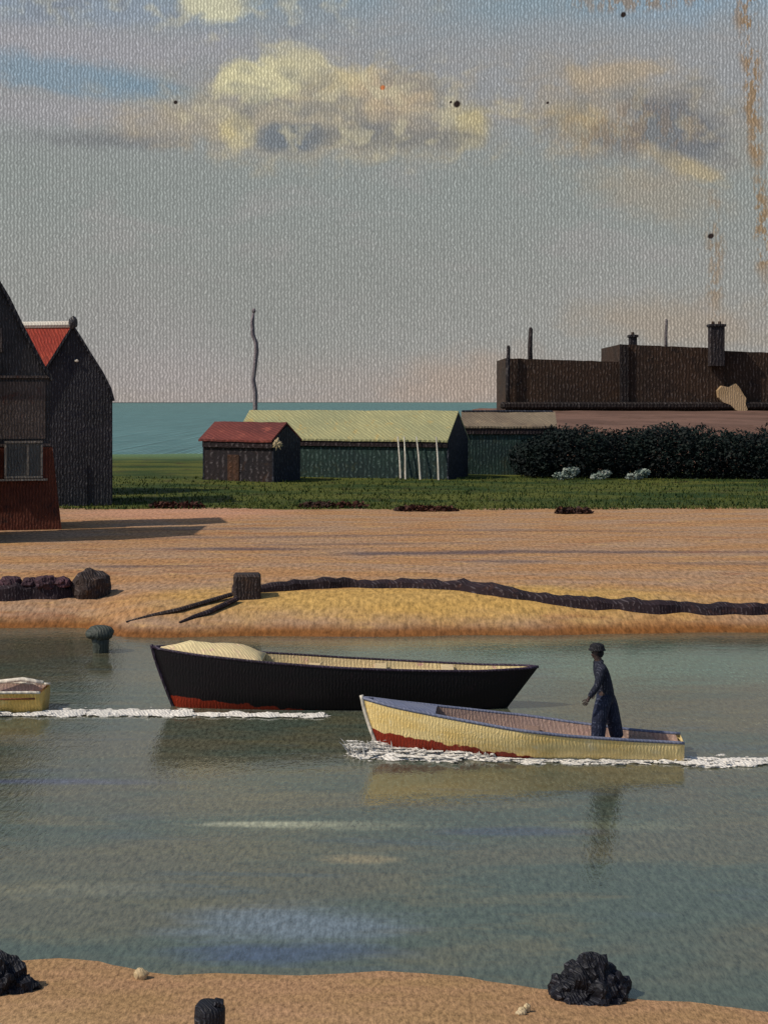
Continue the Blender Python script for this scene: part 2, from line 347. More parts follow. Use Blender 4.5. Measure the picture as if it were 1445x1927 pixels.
# ------------------------------------------------------------------ materials of the things
tar = paint('tarred_boards', s2l(48, 46, 48), s2l(64, 62, 66), 4.4, s2l(34, 36, 46), .45, .4, .9)
tar_far = paint('tarred_boards_far', s2l(34, 35, 42), s2l(44, 44, 52), 3.8, s2l(26, 28, 42), .7, .6, .7)
slate = paint('grey_weatherboard', s2l(80, 70, 66), s2l(98, 88, 84), 4.4, s2l(88, 58, 50), .5, .4, .9)
brick = paint('old_red_brick', s2l(92, 46, 34), s2l(112, 60, 42), 4.4, s2l(66, 40, 34), .75, .6, .7)
redroof = paint('red_tile', s2l(150, 54, 40), s2l(170, 72, 52), 3.4, s2l(128, 46, 36), .8, .5, .5)
white = paint('white_paint', s2l(216, 206, 190), s2l(230, 222, 206), 4, None, .6, .3, .4)
glass = paint('dark_pane', s2l(72, 76, 78), s2l(90, 92, 92), 4.4, s2l(54, 60, 66), .3, .3, .7, .5)
frame_m = paint('grey_frame', s2l(140, 132, 122), s2l(120, 114, 108), 4.4, None, .6, .4, .6)
maroon = paint('maroon_roof', s2l(118, 58, 50), s2l(98, 48, 44), 3, s2l(136, 72, 60), .8, .5, .5)
limeroof = paint('lichen_yellow_roof', s2l(164, 160, 116), s2l(150, 150, 112), 3, s2l(172, 154, 100), .8, .5, .45)
tanroof = paint('tan_roof', s2l(132, 118, 98), s2l(112, 98, 82), 3, s2l(146, 128, 104), .8, .5, .5)
wood_dk = paint('dark_shed_wall', s2l(44, 34, 36), s2l(32, 28, 34), 3, s2l(60, 42, 34), .7, .3, .8)
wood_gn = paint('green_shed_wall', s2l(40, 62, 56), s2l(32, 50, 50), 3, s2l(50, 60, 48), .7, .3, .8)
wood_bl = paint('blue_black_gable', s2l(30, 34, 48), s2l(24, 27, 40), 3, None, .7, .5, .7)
fascia = paint('dark_fascia', s2l(40, 26, 28), s2l(30, 22, 26), 3, None, .7, .5, .6)
brown = paint('brown_warehouse', s2l(62, 44, 32), s2l(50, 37, 29), 2.0, s2l(40, 29, 25), .85, .35, .8)
brown_dk = paint('brown_black', s2l(38, 28, 26), s2l(30, 24, 24), 2.0, None, .8, .6, .6)
chim = paint('sooty_chimney', s2l(48, 40, 40), s2l(38, 34, 38), 2.0, None, .8, .5, .6)
greymetal = paint('grey_mast', s2l(112, 104, 104), s2l(96, 90, 92), 2.0, None, .6, .4, .6)
mastwood = paint('weathered_mast', s2l(120, 110, 116), s2l(134, 124, 126), 2.6, None, .7, .5, .5)
plaster = paint('bare_plaster', s2l(190, 162, 126), s2l(170, 142, 106), 3, None, .9, .4, .3)
stone_dk = paint('dark_stone', s2l(46, 34, 40), s2l(36, 28, 34), 6.5, s2l(72, 50, 48), .9, .25, .4, nsc=1.6)
timber = paint('tarred_timber', s2l(60, 48, 44), s2l(46, 38, 40), 6.5, s2l(76, 58, 48), .8, .6, .6)
rockm = paint('weedy_rock', s2l(22, 24, 36), s2l(16, 18, 26), 17, s2l(32, 34, 46), .6, .7, .8)
shell = paint('pale_stone', s2l(206, 186, 150), s2l(190, 168, 130), 17, None, .7, .4, .3)
post_w = paint('wet_post', s2l(74, 78, 70), s2l(60, 66, 62), 7, None, .6, .5, .6)
foam_m = paint('foam', s2l(232, 226, 216), s2l(216, 212, 204), 9, None, .8, .5, .35)

# ------------------------------------------------------------------ net huts on the left
def hut_profile(poly, cx): return [(x-cx, z) for x, z in poly]
def offset_roof(mb, prof, th, y0, y1):
    """roof skin over an open (x, z) line from left eave to right eave"""
    up = []
    for i, (x, z) in enumerate(prof):
        a = prof[max(i-1, 0)]; b = prof[min(i+1, len(prof)-1)]
        dx, dz = b[0]-a[0], b[1]-a[1]; L = math.hypot(dx, dz); up.append((x-dz/L*th, z+dx/L*th))
    for i in range(len(prof)-1): mb.prism([prof[i], prof[i+1], up[i+1], up[i]], y0, y1)
    return mb
def mirror(half): return [(-x, z) for x, z in half[::-1] if x > 1e-6]+half

G = .95
# tall gabled house with the brick ground floor
YA = 62.6; pm = YA/F
cx = (-4-U0)*pm
def zA(v): return CAMZ+(V0-v)*pm-G
half = [(0, zA(527)), (.42, zA(563)), (1.02, zA(616)), (1.92, zA(688)), (2.36, zA(716))]
A = thing('tall_house', 'tall dark gabled house with a red brick ground floor, at the left edge', 'house', (cx, YA, G), math.radians(14))
body = mirror([(max(0, x-.008), z-.012) for x, z in half])
MB().prism([(-2.3, zA(842))]+body+[(2.3, zA(842))], 0, 2.7).build('gable_wall', tar, A)
offset_roof(MB(), mirror(half), .16, -.22, 2.9).build('roof', tar_far, A)
mb = MB(); mb.prism([(-2.42, zA(842)), (2.42, zA(842)), (2.86, -.3), (-2.86, -.3)], -.16, 2.8); mb.build('brick_wall', brick, A)
for zc in (zA(709), zA(838)): MB().box((0, -.09, zc), (4.66, .16, .11)).build('string_course', slate, A)
MB().box((.1, -.03, zA(772)), (4.0, .05, 2.6)).build('boarded_panel', slate, A)
wn = MB(); x0, x1, za, zb = .35, 1.95, zA(898), zA(832)
for xx in (x0, x1, 1.32): wn.box((xx, -.26, (za+zb)/2), (.09, .14, zb-za-.16))
for zz in (za, zb): wn.box(((x0+x1)/2, -.26, zz), (x1-x0+.1, .16, .09))
wf = wn.build('window', frame_m, A)
MB().box(((x0+x1)/2, -.21, (za+zb)/2), (x1-x0-.06, .05, zb-za-.06)).build('pane', glass, wf)
MB().box(((x0+x1)/2, -.27, za-.12), (x1-x0+.5, .2, .08)).build('sill', frame_m, wf)
wn = MB(); x0, x1 = -1.9, -.25
for xx in (x0, x1, -1.07): wn.box((xx, -.26, (za+zb)/2), (.09, .14, zb-za-.16))
for zz in (za, zb): wn.box(((x0+x1)/2, -.26, zz), (x1-x0+.1, .16, .09))
wf = wn.build('window', frame_m, A)
MB().box(((x0+x1)/2, -.21, (za+zb)/2), (x1-x0-.06, .05, zb-za-.06)).build('pane', glass, wf)
MB().box((-.2, -.08, zA(640)), (.8, .05, 1.1)).build('loft_door', slate, A)

# black net hut beside it
def net_hut(Y, upx, pts, depth, label, name='net_hut', rz=0.0):
    pm = Y/F; cx = (upx-U0)*pm
    half = [((u-upx)*pm, CAMZ+(V0-v)*pm-G) for u, v in pts]
    T = thing(name, label, 'hut', (cx, Y, G), rz)
    wx = half[-1][0]
    MB().prism([(-wx+.05, -.3)]+mirror([(max(0, x-.008), z-.012) for x, z in half])+[(wx-.0, -.3)], 0, depth).build('wall', tar_far, T)
    offset_roof(MB(), mirror(half), .13, -.16, depth+.15).build('roof', tar_far, T)
    MB().blob((0, -.05, half[0][1]+.2), (.26, .2, .36), .2, 2, 2, 3).build('ridge_finial', tar, T)
    MB().box((.1, -.03, 1.15), (1.3, .06, 2.3)).build('door', tar_far, T)
    return T
B = net_hut(76.5, 138, [(138, 614), (152, 640), (170, 670), (190, 702), (205, 732), (211, 755)], 5.0, 'tall narrow black tarred hut with a steep bell-shaped gable beside the brick house', rz=math.radians(12))
MB().blob((0.2, -.06, CAMZ+(V0-679)*76.5/F-G), (.11, .04, .07), .3, 2, 2, 3).build('white_fleck', white, B)
# hut added out of view at left to cast the shadow on the sand
net_hut(56.2, -140, [(-140, 480), (-120, 540), (-98, 610), (-78, 680), (-66, 730)], 4.4, 'black tarred hut added out of view at left to cast a long shadow on the sand')
# red roofed house behind
C0 = thing('red_roofed_house', 'house with red tiled roof and white ridge between the two dark gables', 'house', (-24.6, 84.0, G))
zr = CAMZ+138/F*87-G
mb = MB(); mb.prism([(-5.3, -.3), (5.0, -.3), (5.0, 6.2), (-5.3, 6.2)], .3, 5.7); mb.build('wall', brick, C0)
mb = MB(); mb.face([(-5.5, 0, 6.0), (5.1, 0, 6.0), (5.1, 3, zr), (-5.5, 3, zr)]); mb.face([(-5.5, 6, 6.0), (5.1, 6, 6.0), (5.1, 3, zr), (-5.5, 3, zr)])
mb.face([(5.1, 0, 6.0), (5.1, 6, 6.0), (5.1, 3, zr)]); mb.face([(-5.5, 0, 6.0), (-5.5, 6, 6.0), (-5.5, 3, zr)]); mb.face([(-5.5, 0, 6.0), (5.1, 0, 6.0), (5.1, 6, 6.0), (-5.5, 6, 6.0)])
mb.build('roof', redroof, C0)
MB().tube([(-5.6, 3, zr), (-2, 3, zr+.05), (2, 3, zr-.02), (5.15, 3, zr+.03)], .24, 8).build('ridge_cap', white, C0)

# ------------------------------------------------------------------ sheds on the grass
def shed(name, label, corner, ang, L, D, hw, hr, mw, mr, mg, ov=.25, doors=()):
    T = thing(name, label, 'shed', corner, ang)
    # front & back walls with the wall body, right gable in its own tone
    MB().prism([(0, -.4), (L-.12, -.4), (L-.12, hw), (0, hw)], 0, D).build('wall', mw, T)
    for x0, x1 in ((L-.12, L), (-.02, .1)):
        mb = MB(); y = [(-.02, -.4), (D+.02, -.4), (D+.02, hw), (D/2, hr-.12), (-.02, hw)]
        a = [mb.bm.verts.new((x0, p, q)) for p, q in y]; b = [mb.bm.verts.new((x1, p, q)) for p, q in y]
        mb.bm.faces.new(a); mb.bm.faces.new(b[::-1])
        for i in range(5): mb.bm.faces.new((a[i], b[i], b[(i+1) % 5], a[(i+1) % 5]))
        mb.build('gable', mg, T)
    mb = MB(); sl = (hr-hw)/(D/2); th = .14; n = 14
    for sgn in (0, 1):
        rows = []
        for k in range(n+1):
            x = -ov+(L+2*ov-.25)*k/n; j = .05*nz(x, sgn*9, corner[0], .7)
            e = (-ov, hw-ov*sl+j) if sgn == 0 else (D+ov, hw-ov*sl+j)
            rows.append([mb.bm.verts.new((x, e[0], e[1])), mb.bm.verts.new((x, D/2, hr+j*1.4)), mb.bm.verts.new((x, D/2, hr+th+j*1.4)), mb.bm.verts.new((x, e[0], e[1]+th))])
        for a, b in zip(rows, rows[1:]):
            for q in range(4): mb.bm.faces.new((a[q], b[q], b[(q+1) % 4], a[(q+1) % 4]))
        mb.bm.faces.new(rows[0]); mb.bm.faces.new(rows[-1][::-1])
    mb.build('roof', mr, T)
    MB().box((L/2, -.1, hw-.32), (L-.1, .14, .52)).build('fascia', fascia, T)
    for x, w_, h_, mm in doors: MB().box((x, -.02, h_/2), (w_, .08, h_)).build('door', mm, T)
    return T
doorm = paint('brown_door', s2l(84, 54, 36), s2l(64, 44, 34), 3, None, .7, .5, .6)
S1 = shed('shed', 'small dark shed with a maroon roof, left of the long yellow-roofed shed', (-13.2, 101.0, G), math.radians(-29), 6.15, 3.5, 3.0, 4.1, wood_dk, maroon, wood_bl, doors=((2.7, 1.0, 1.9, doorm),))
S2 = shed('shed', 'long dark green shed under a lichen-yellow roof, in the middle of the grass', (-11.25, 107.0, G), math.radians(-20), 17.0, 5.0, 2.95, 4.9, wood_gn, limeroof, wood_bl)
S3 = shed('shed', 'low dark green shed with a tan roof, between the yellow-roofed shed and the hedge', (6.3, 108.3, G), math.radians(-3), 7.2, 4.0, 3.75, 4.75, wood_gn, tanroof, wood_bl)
MB().tube([(-.2, 2, 4.92), (3.4, 2, 4.93), (7.0, 2, 4.9)], .12, 6).build('ridge_cap', wood_bl, S3)
# thin white poles leaning on the long shed
ax = Vector((math.cos(math.radians(-20)), math.sin(math.radians(-20)), 0)); nrm = Vector((ax.y, -ax.x, 0))
S2o = Vector((-11.25, 107.0, G))
POLES = ((752, 760, 'white pole leaning on the green shed, leftmost of the four'), (764, 769, 'white pole leaning on the green shed, close beside the leftmost one'),
         (787, 797, 'white pole leaning on the green shed, third from the left'), (824, 831, 'white pole leaning on the green shed, rightmost and nearest its blue gable'))
for ut, ub, lab in POLES:
    def wall_at(u):
        k = (u-U0)/F; s_ = (k*S2o.y-S2o.x)/(ax.x-k*ax.y); return S2o+ax*s_
    a = wall_at(ub)+nrm*(-0.0); a = wall_at(ub)+Vector((nrm.x, nrm.y, 0))*.75; b = wall_at(ut)+Vector((nrm.x, nrm.y, 0))*.42
    a.z = ground_z(a.x, a.y)-.03; b.z = G+3.15
    o = MB().tube([a-a, (b-a)*.5+Vector((.03, 0, 0)), b-a], [.07, .06, .05], 6).build('white_pole', white, loc=a)
    tag(o, lab, 'pole', 'white poles against the green shed')
# pale rag snagged on the shed corner
mb = MB(); random.seed(3)
for k in range(46):
    a = random.uniform(0, 6.283); r = random.uniform(.1, .55)
    c = Vector((math.cos(a)*r*.8, random.uniform(-.08, .08), math.sin(a)*r*.9))
    mb.tube([(0, 0, 0), c*.6+Vector((0, -.05, .05)), c], [.07, .06, .01], 5)
p = at(522, 836, 97.3)
tag(mb.build('pale_rag', shell, loc=p), 'frayed pale rag snagged at the corner of the small maroon-roofed shed', 'rag')

# crooked mast behind the long shed
p = hit(478, 868); Ym = 131.0; pm = Ym/F
pts = [at(u, v, Ym) for u, v in ((480, 872), (480, 790), (481, 740), (477, 715), (480, 690), (483, 660), (482, 645), (476, 630), (475, 605), (478, 586))]
base = pts[0].copy()
M0 = thing('flag_mast', 'crooked grey wooden mast standing behind the yellow-roofed shed', 'mast', base)
MB().tube([q-base for q in pts], [.22, .22, .22, .2, .2, .22, .2, .2, .18, .1], 8).build('pole', mastwood, M0, True)
MB().blob(pts[-1]-base+Vector((0, 0, .05)), (.2, .2, .25), .1, 2, 2).build('mast_cap', mastwood, M0)

# ------------------------------------------------------------------ brown warehouse on the bank
YW = 150.0; pw = YW/F; BZ = 5.5
def wx(u): return (u-U0)*pw
def wz(v): return CAMZ+(V0-v)*pw-BZ
X0 = wx(950)
W = thing('warehouse', 'long dark brown flat-topped warehouse with chimneys on the bank at right', 'warehouse', (X0, YW, BZ))
def ragged_block(u0, u1, v0, v1, y0, y1, seed):
    mb = MB(); n = 16; top = []
    for i in range(n+1):
        u = u0+(u1-u0)*i/n; v = v0+(v1-v0)*i/n+1.6*nz(i*.8, seed, 0, 1)
        top.append((wx(u)-X0, wz(v)))
    mb.prism([(wx(u0)-X0, -.4)]+top+[(wx(u1)-X0, -.4)], y0, y1); return mb
ragged_block(951, 1166, 674, 681, 0, 12, 1).build('low_wing', brown, W)
ragged_block(1166, 1360, 648, 656, -.25, 13, 4).build('high_wing', brown, W)
ragged_block(1360, 1640, 660, 672, .1, 12, 8).build('end_wing', brown, W)
MB().box(((wx(940)+wx(1640))/2-X0, -.55, wz(763)), (wx(1640)-wx(940), 1.0, .75), bevel=.2).build('plinth', brown_dk, W)
mb = MB(); mb.prism([(wx(1166)-X0-.1, wz(770)), (wx(1180)-X0, wz(770)), (wx(1180)-X0, wz(650)), (wx(1166)-X0-.1, wz(648))], -.6, -.28); mb.build('buttress', brown_dk, W)
for u, w_, v0, v1, y, nm, mm in ((955, 8, 770, 650, -.6, 'drain_pipe', chim), (997, 9, 690, 616, 1.5, 'chimney', chim), (1190, 13, 665, 631, 2, 'chimney', chim), (1347, 27, 690, 611, -1.0, 'chimney', chim), (1252, 6, 665, 600, 4, 'roof_mast', greymetal)):
    f = (YW+y)/YW; X = wx(u)*f-X0; za = wz(v0); zb = (wz(v1)+BZ-CAMZ)*f+CAMZ-BZ; r = w_*pw/2
    mb = MB()
    if nm == 'chimney' and w_ > 10:
        mb.box((X, y, (za+zb)/2), (2*r, 1.2, zb-za), bevel=.06); mb.box((X, y, zb-.1), (2*r+.25, 1.45, .3), bevel=.05)
        c_ = mb.build(nm, mm, W)
        for dx in ((-r*.45, r*.45) if w_ > 20 else (0,)): MB().tube([(X+dx, y, zb), (X+dx, y, zb+.35)], [.2, .16], 8).build('chimney_pot', brown, c_)
    else:
        mb.tube([(X+.05, y, za), (X, y, (za+zb)/2), (X+.08, y, zb-.2), (X+.05, y, zb)], [r, r, r*.85, r*.5], 8); mb.build(nm, mm, W, True)
mb = MB(); random.seed(5)
pp = [(1350, 735), (1358, 726), (1372, 729), (1384, 722), (1390, 728), (1398, 742), (1404, 750), (1402, 760), (1406, 771), (1400, 777), (1392, 774), (1384, 772), (1374, 762), (1360, 757), (1352, 748)]
yp = YW-1.1
mb.prism([((u-U0)/F*yp-X0, CAMZ+(V0-v)/F*yp-BZ) for u, v in pp][::-1], -1.1, -.05)
mb.build('plaster_patch', plaster, W)

# ------------------------------------------------------------------ foliage
def leaf_cloud(lobes, n, size, seed):
    random.seed(seed); mb = MB()
    for k in range(n):
        c, r = random.choice(lobes)
        while True:
            q = Vector([random.uniform(-1, 1) for _ in range(3)])
            if .25 < q.length < 1: break
        q = q.normalized()*(q.length**.5)*(1+.22*noise.noise(q*3+Vector(c)))
        p = Vector((c[0]+q.x*r[0], c[1]+q.y*r[1], c[2]+q.z*r[2]))
        if p.z < 0: p.z = random.uniform(0, .3)
        u = Vector([random.gauss(0, 1) for _ in range(3)]).normalized(); v = u.orthogonal().normalized()
        a = random.uniform(.6, 1.5)*size; b = a*random.uniform(.4, .7)
        mb.face([p-u*a, p+v*b, p+u*a, p-v*b])
    return mb
def leaf_mat(name, a, b, c):
    m, t, out = new_mat(name); P = t.pos()
    col = t.mix(t.step(t.noise(P, .55, 3, .6), .4, .6), a, b)
    col = t.mix(t.step(t.noise(P, 2.3, 2, .7), .58, .7), col, c)
    principled(t, out, col, .7, spec=.2); return m
hl = leaf_mat('dark_evergreen', s2l(14, 22, 22), s2l(19, 32, 27), s2l(23, 38, 31))
stem_m = paint('bark', s2l(52, 42, 36), s2l(40, 34, 30), 6, None, .9, .5, .5)
H0 = Vector((10.8, 104.5, G))
H = thing('hedge', 'dark evergreen hedge running along the foot of the brown bank at right', 'hedge', H0)
lobes = []; random.seed(11)
for k in range(34):
    x = .2+k*.72; h_ = 1.95+.14*math.sin(k*.53)+.3*nz(k*.7, 2, 0, 1)-(.5 if k < 3 else 0)
    if 22 < k: h_ -= .15
    for yy in (0, 1.6, 3.2): lobes.append(((x, yy-.11*x+random.uniform(-.4, .4), h_*.92), (1.35, 1.2, h_*1.0)))
leaf_cloud(lobes, 48000, .12, 5).build('foliage', hl, H)
for k in range(12): MB().tube([(1+k*2, 1.2-.2*k, -.2), (1+k*2+random.uniform(-.2, .2), 1.3-.2*k, 1.1), (1+k*2+random.uniform(-.5, .5), 1.2-.2*k, 2.4)], [.13, .1, .04], 6).build('stem', stem_m, H)
pl = leaf_mat('pale_blossom', s2l(150, 158, 148), s2l(116, 130, 118), s2l(186, 186, 176))
for (u, v, w_, h_), lab in zip(((1066, 886, 1.15, .62), (1130, 886, .9, .45), (1200, 888, 1.05, .5)),
        ('whitish blossoming tuft at the foot of the hedge, largest and leftmost of three', 'whitish blossoming tuft at the foot of the hedge, middle of three', 'whitish blossoming tuft at the foot of the hedge, rightmost of three')):
    Yt = 101.6; p = at(u, v, Yt); p.z = ground_z(p.x, p.y)
    T = thing('blossom_tuft', lab, 'plant', p, 0, 'whitish tufts by the hedge')
    leaf_cloud([((-.35*w_, 0, .45*h_), (.55*w_, .5, .45*h_)), ((.15*w_, 0, .8*h_), (.5*w_, .5, .6*h_)), ((.5*w_, .1, 1.1*h_), (.3*w_, .4, .4*h_))], 420, .12, int(u)).build('blossom', pl, T)
    [MB().tube([(dx, 0, -.1), (dx*1.3, 0, .5)], [.03, .015], 5).build('stem', stem_m, T) for dx in (-.3, 0, .25)]
# low brown scrub on the edge of the grass
sl = leaf_mat('brown_scrub', s2l(70, 38, 28), s2l(54, 36, 30), s2l(92, 56, 36))
for u, v, w_, lab in ((335, 956, 1.5, 'low brown scrub at the sand edge below the maroon-roofed shed'), (630, 955, 1.9, 'low brown scrub at the sand edge below the middle of the yellow-roofed shed'),
                      (805, 962, 1.6, 'low brown scrub at the sand edge under the right end of the green shed'), (1080, 966, .9, 'low brown scrub at the sand edge below the whitish tufts')):
    p = hit(u, v)
    o = leaf_cloud([((-w_*.5, 0, .08), (w_*.6, .5, .2)), ((w_*.4, 0, .06), (w_*.6, .4, .16))], 500, .12, int(u)).build('scrub', sl, loc=p)
    tag(o, lab, 'scrub', 'patches of brown scrub')
# rough grass
gm = leaf_mat('rough_grass', s2l(42, 62, 26), s2l(78, 86, 34), s2l(38, 54, 24))
mb = MB(); random.seed(21)
for k in range(15000):
    y = 74.3+random.random()**1.6*30; x = random.uniform(-.33, .36)*y
    y += 1.3*nz(x, 0, 4, .22)
    z = ground_z(x, y); h_ = random.uniform(.06, .24); a = random.uniform(0, 3.14); w_ = random.uniform(.03, .07)
    dx, dy = math.cos(a)*w_, math.sin(a)*w_; lx, ly = random.uniform(-.12, .12), random.uniform(-.12, .12)
    mb.face([(x-dx, y-dy, z-.03), (x+dx, y+dy, z-.03), (x+lx, y+ly, z+h_)])
tag(mb.build('grass', gm), kind='stuff')

# ------------------------------------------------------------------ low walls, timbers, stones on the far shore
def low_wall(name, label, px, w_, h_, seed):
    pts = [hit(u, v) for u, v in px]; base = pts[0].copy()
    # resample
    path = []
    for a, b in zip(pts, pts[1:]):
        n = max(2, int((b-a).length/.22))
        path += [a.lerp(b, i/n) for i in range(n)]
    path.append(pts[-1])
    T = thing(name, label, 'sea wall', base)
    mb = MB(); rings = []
    for i, p in enumerate(path):
        d_ = (path[min(i+1, len(path)-1)]-path[max(0, i-1)]); d_.z = 0; d_.normalize(); s_ = Vector((d_.y, -d_.x, 0))
        f = 1+.5*nz(i*.13, seed, 0, 1)+.45*nz(i*.43, seed, 3, 1)+.3*nz(i*1.3, seed, 6, 1); zb = ground_z(p.x, p.y)-.15; zt = ground_z(p.x, p.y)+h_*f
        q = [(-.5, zb), (-.42, zt-.08), (-.2, zt+.02*nz(i, 1, 1, .7)), (.2, zt), (.42, zt-.1), (.5, zb)]
        rings.append([mb.bm.verts.new(Vector((p.x, p.y, z))+s_*w_*(k*(1+.5*nz(i*.35, k*3, seed, 1))+.35*nz(i*.22, 4, seed, 1))-base) for k, z in [(a, Vector((0, 0, b)).z) for a, b in q]])
    for A_, B_ in zip(rings, rings[1:]):
        for k in range(5): mb.bm.faces.new((A_[k], A_[k+1], B_[k+1], B_[k]))
    mb.bm.faces.new(rings[0]); mb.bm.faces.new(rings[-1][::-1])
    mb.build('wall', stone_dk, T)
    return T, base
T, b0 = low_wall('sea_wall', 'low dark curving sea wall on the sand behind the black boat', [(440, 1118), (480, 1114), (540, 1110), (620, 1106), (700, 1104), (780, 1105), (870, 1110), (950, 1121), (1040, 1134), (1150, 1144), (1280, 1150), (1480, 1152), (1900, 1154)], .5, .27, 2.0)
p = hit(466, 1122)-b0
MB().box(p+Vector((0, -.1, .25)), (.85, .7, .95), .1, bevel=.07).build('end_block', timber, T)
for (a, b), lab, r in ((((238, 1172), (436, 1126)), 'long grey timber sloping down the sand from the sea wall, the farther left one', .1), (((338, 1173), (446, 1134)), 'dark timber sloping down the sand from the sea wall, the shorter right one', .11)):
    A_, B_ = hit(*a), hit(*b); mid = hit((a[0]+b[0])/2, (a[1]+b[1])/2+3)
    o = MB().tube([Vector((0, 0, .02)), (mid-A_)*.5+Vector((0, .1, .05)), mid-A_+Vector((0, 0, .07)), B_-A_+Vector((0, 0, .12))], [r*.35, r*.8, r, r], 7, .7).build('timber', timber if r < .105 else stone_dk, loc=A_)
    tag(o, lab, 'timber', 'timbers on the sand')
T, b0 = low_wall('sea_wall', 'low dark sea wall topped with stones at the left edge', [(-300, 1128), (-120, 1127), (0, 1126), (80, 1122), (150, 1118), (205, 1116)], .8, .42, 6.0)
p = hit(172, 1121)-b0
MB().blob(p+Vector((0, 0, .25)), (.62, .5, .62), .3, 1.6, 3, 4, -.4).build('end_block', timber, T)
purp = paint('purple_stone', s2l(78, 50, 58), s2l(58, 42, 50), 6.5, s2l(48, 38, 44), .8, .6, .6)
for u, r, lab in ((20, .3, 'purplish stone on the left sea wall, nearest the picture edge'), (58, .24, 'small purplish stone on the left sea wall, second from the edge'), (88, .34, 'broad purplish stone on the left sea wall, middle one'), (118, .26, 'purplish stone on the left sea wall, beside its dark end block')):
    p = hit(u, 1124); p.z = ground_z(p.x, p.y)+.46
    o = MB().blob((0, 0, 0), (r*1.15, r, r*.75), .35, 1.8, 3, u*.1).build('stone', purp, loc=p); tag(o, lab, 'stone', 'stones on the left sea wall')

# mooring post in the water
p = Vector(((189-U0)/F*37.6, 37.6, 0))
T = thing('mooring_post', 'dark mooring post with a broad head in the shallow water at left', 'post', p)
MB().tube([(0, 0, -1.0), (.02, 0, .2), (0, 0, .45)], [.22, .22, .26], 10).build('shaft', post_w, T, True)
MB().blob((0, 0, .52), (.37, .34, .22), .15, 1.8, 3, 2).build('head', post_w, T, True)

# ------------------------------------------------------------------ foreground rocks, bollard, shells
def rock(u, v, d_, lab, seed, y=None, extra=()):
    p = hit(u, v) if y is None else Vector(((u-U0)/F*y, y, ground_z((u-U0)/F*y, y)))
    mb = MB(); mb.blob((0, 0, .05), d_, .42, 1.7, 4, seed)
    for c, dd, sd in extra: mb.blob(c, dd, .45, 1.9, 3, sd)
    return tag(mb.build('rock', rockm, loc=p), lab, 'rock', 'dark rocks on the near beach')
rock(1108, 1876, (.36, .3, .34), 'large blue-black weedy rock at the water edge, lower right', 1.7, None,
     (((.02, 0, .26), (.18, .18, .26), 2), ((.26, .02, .08), (.2, .2, .2), 5), ((-.28, -.02, .08), (.18, .18, .17), 7), ((.4, .05, .1), (.08, .1, .12), 9), ((0, -.08, -.02), (.38, .22, .12), 12)))
rock(8, 1862, (.24, .25, .3), 'dark rock cut by the left edge of the picture, on the near sand', 4.2, None, (((.2, -.02, .02), (.2, .16, .13), 3), ((-.1, 0, .2), (.18, .2, .22), 6)))
p = Vector(((397-U0)/F*14.55, 14.55, ground_z((397-U0)/F*14.55, 14.55)))
T = thing('bollard', 'short dark mooring bollard on the near sand at the bottom edge', 'bollard', p)
MB().tube([(0, 0, -.3), (-.01, 0, .05), (-.012, 0, .2), (-.006, 0, .32), (.0, 0, .355)], [.14, .155, .165, .16, .13], 16).build('shaft', rockm, T, True)
MB().box((.085, 0, .365), (.10, .12, .06), .1, .25, .012).build('cleat', rockm, T)
for u, v, r, lab in ((266, 1842, .095, 'rounded pale shell lying on the near sand at left'), (982, 1906, .05, 'small white shell on the sand near the bottom, left of the large rock')):
    p = hit(u, v); mb = MB(); mb.blob((0, 0, r*.4), (r, r*.7, r*.8), .3, 1.5, 3, u)
    if r < .08: mb.blob((.06, .03, .04), (.04, .03, .05), .3, 1.5, 3, 4); mb.blob((-.02, -.06, .02), (.06, .03, .03), .3, 1.5, 3, 5)
    tag(mb.build('shell', shell, loc=p, smooth_=True), lab, 'shell', 'shells on the near sand')

# ------------------------------------------------------------------ boats
def hull_mat(name, a, b, c, k, red, line, rough=.45):
    """painted topsides over red bottom paint: below the line z = line[0]+line[1]*x (metres along the boat) the bottom paint begins"""
    m, t, out = new_mat(name)
    tc = t.n.new('ShaderNodeTexCoord').outputs['Object']; s = t.sep(tc)
    n = t.noise(t.xyz(t.m('MULTIPLY', s[0], .6), s[1], t.m('MULTIPLY', s[2], 2.5)), 1.6, 4, .65)
    col = t.mix(t.step(n, .36, .64), a, b)
    col = t.mix(t.step(t.noise(tc, 3.0, 3, .7), .58, .72), col, c)
    lim = t.m('ADD', t.m('MULTIPLY_ADD', s[0], line[1], line[0]), t.m('MULTIPLY_ADD', t.noise(tc, 3.2, 3, .6), .26, -.13))
    col = t.mix(t.step(t.m('SUBTRACT', s[2], lim), .012, -.012), col, t.mix(n, red, tuple(x*.7 for x in red)))
    w_ = t.weave(t.m('MULTIPLY', s[0], k*1.5), t.m('MULTIPLY', s[2], k*1.5))
    g = t.m('MULTIPLY_ADD', w_, .34, .83); col = t.mix(1.0, col, t.xyz(g, g, g), 'MULTIPLY')
    principled(t, out, col, rough, w_, .35, .02, .3); return m

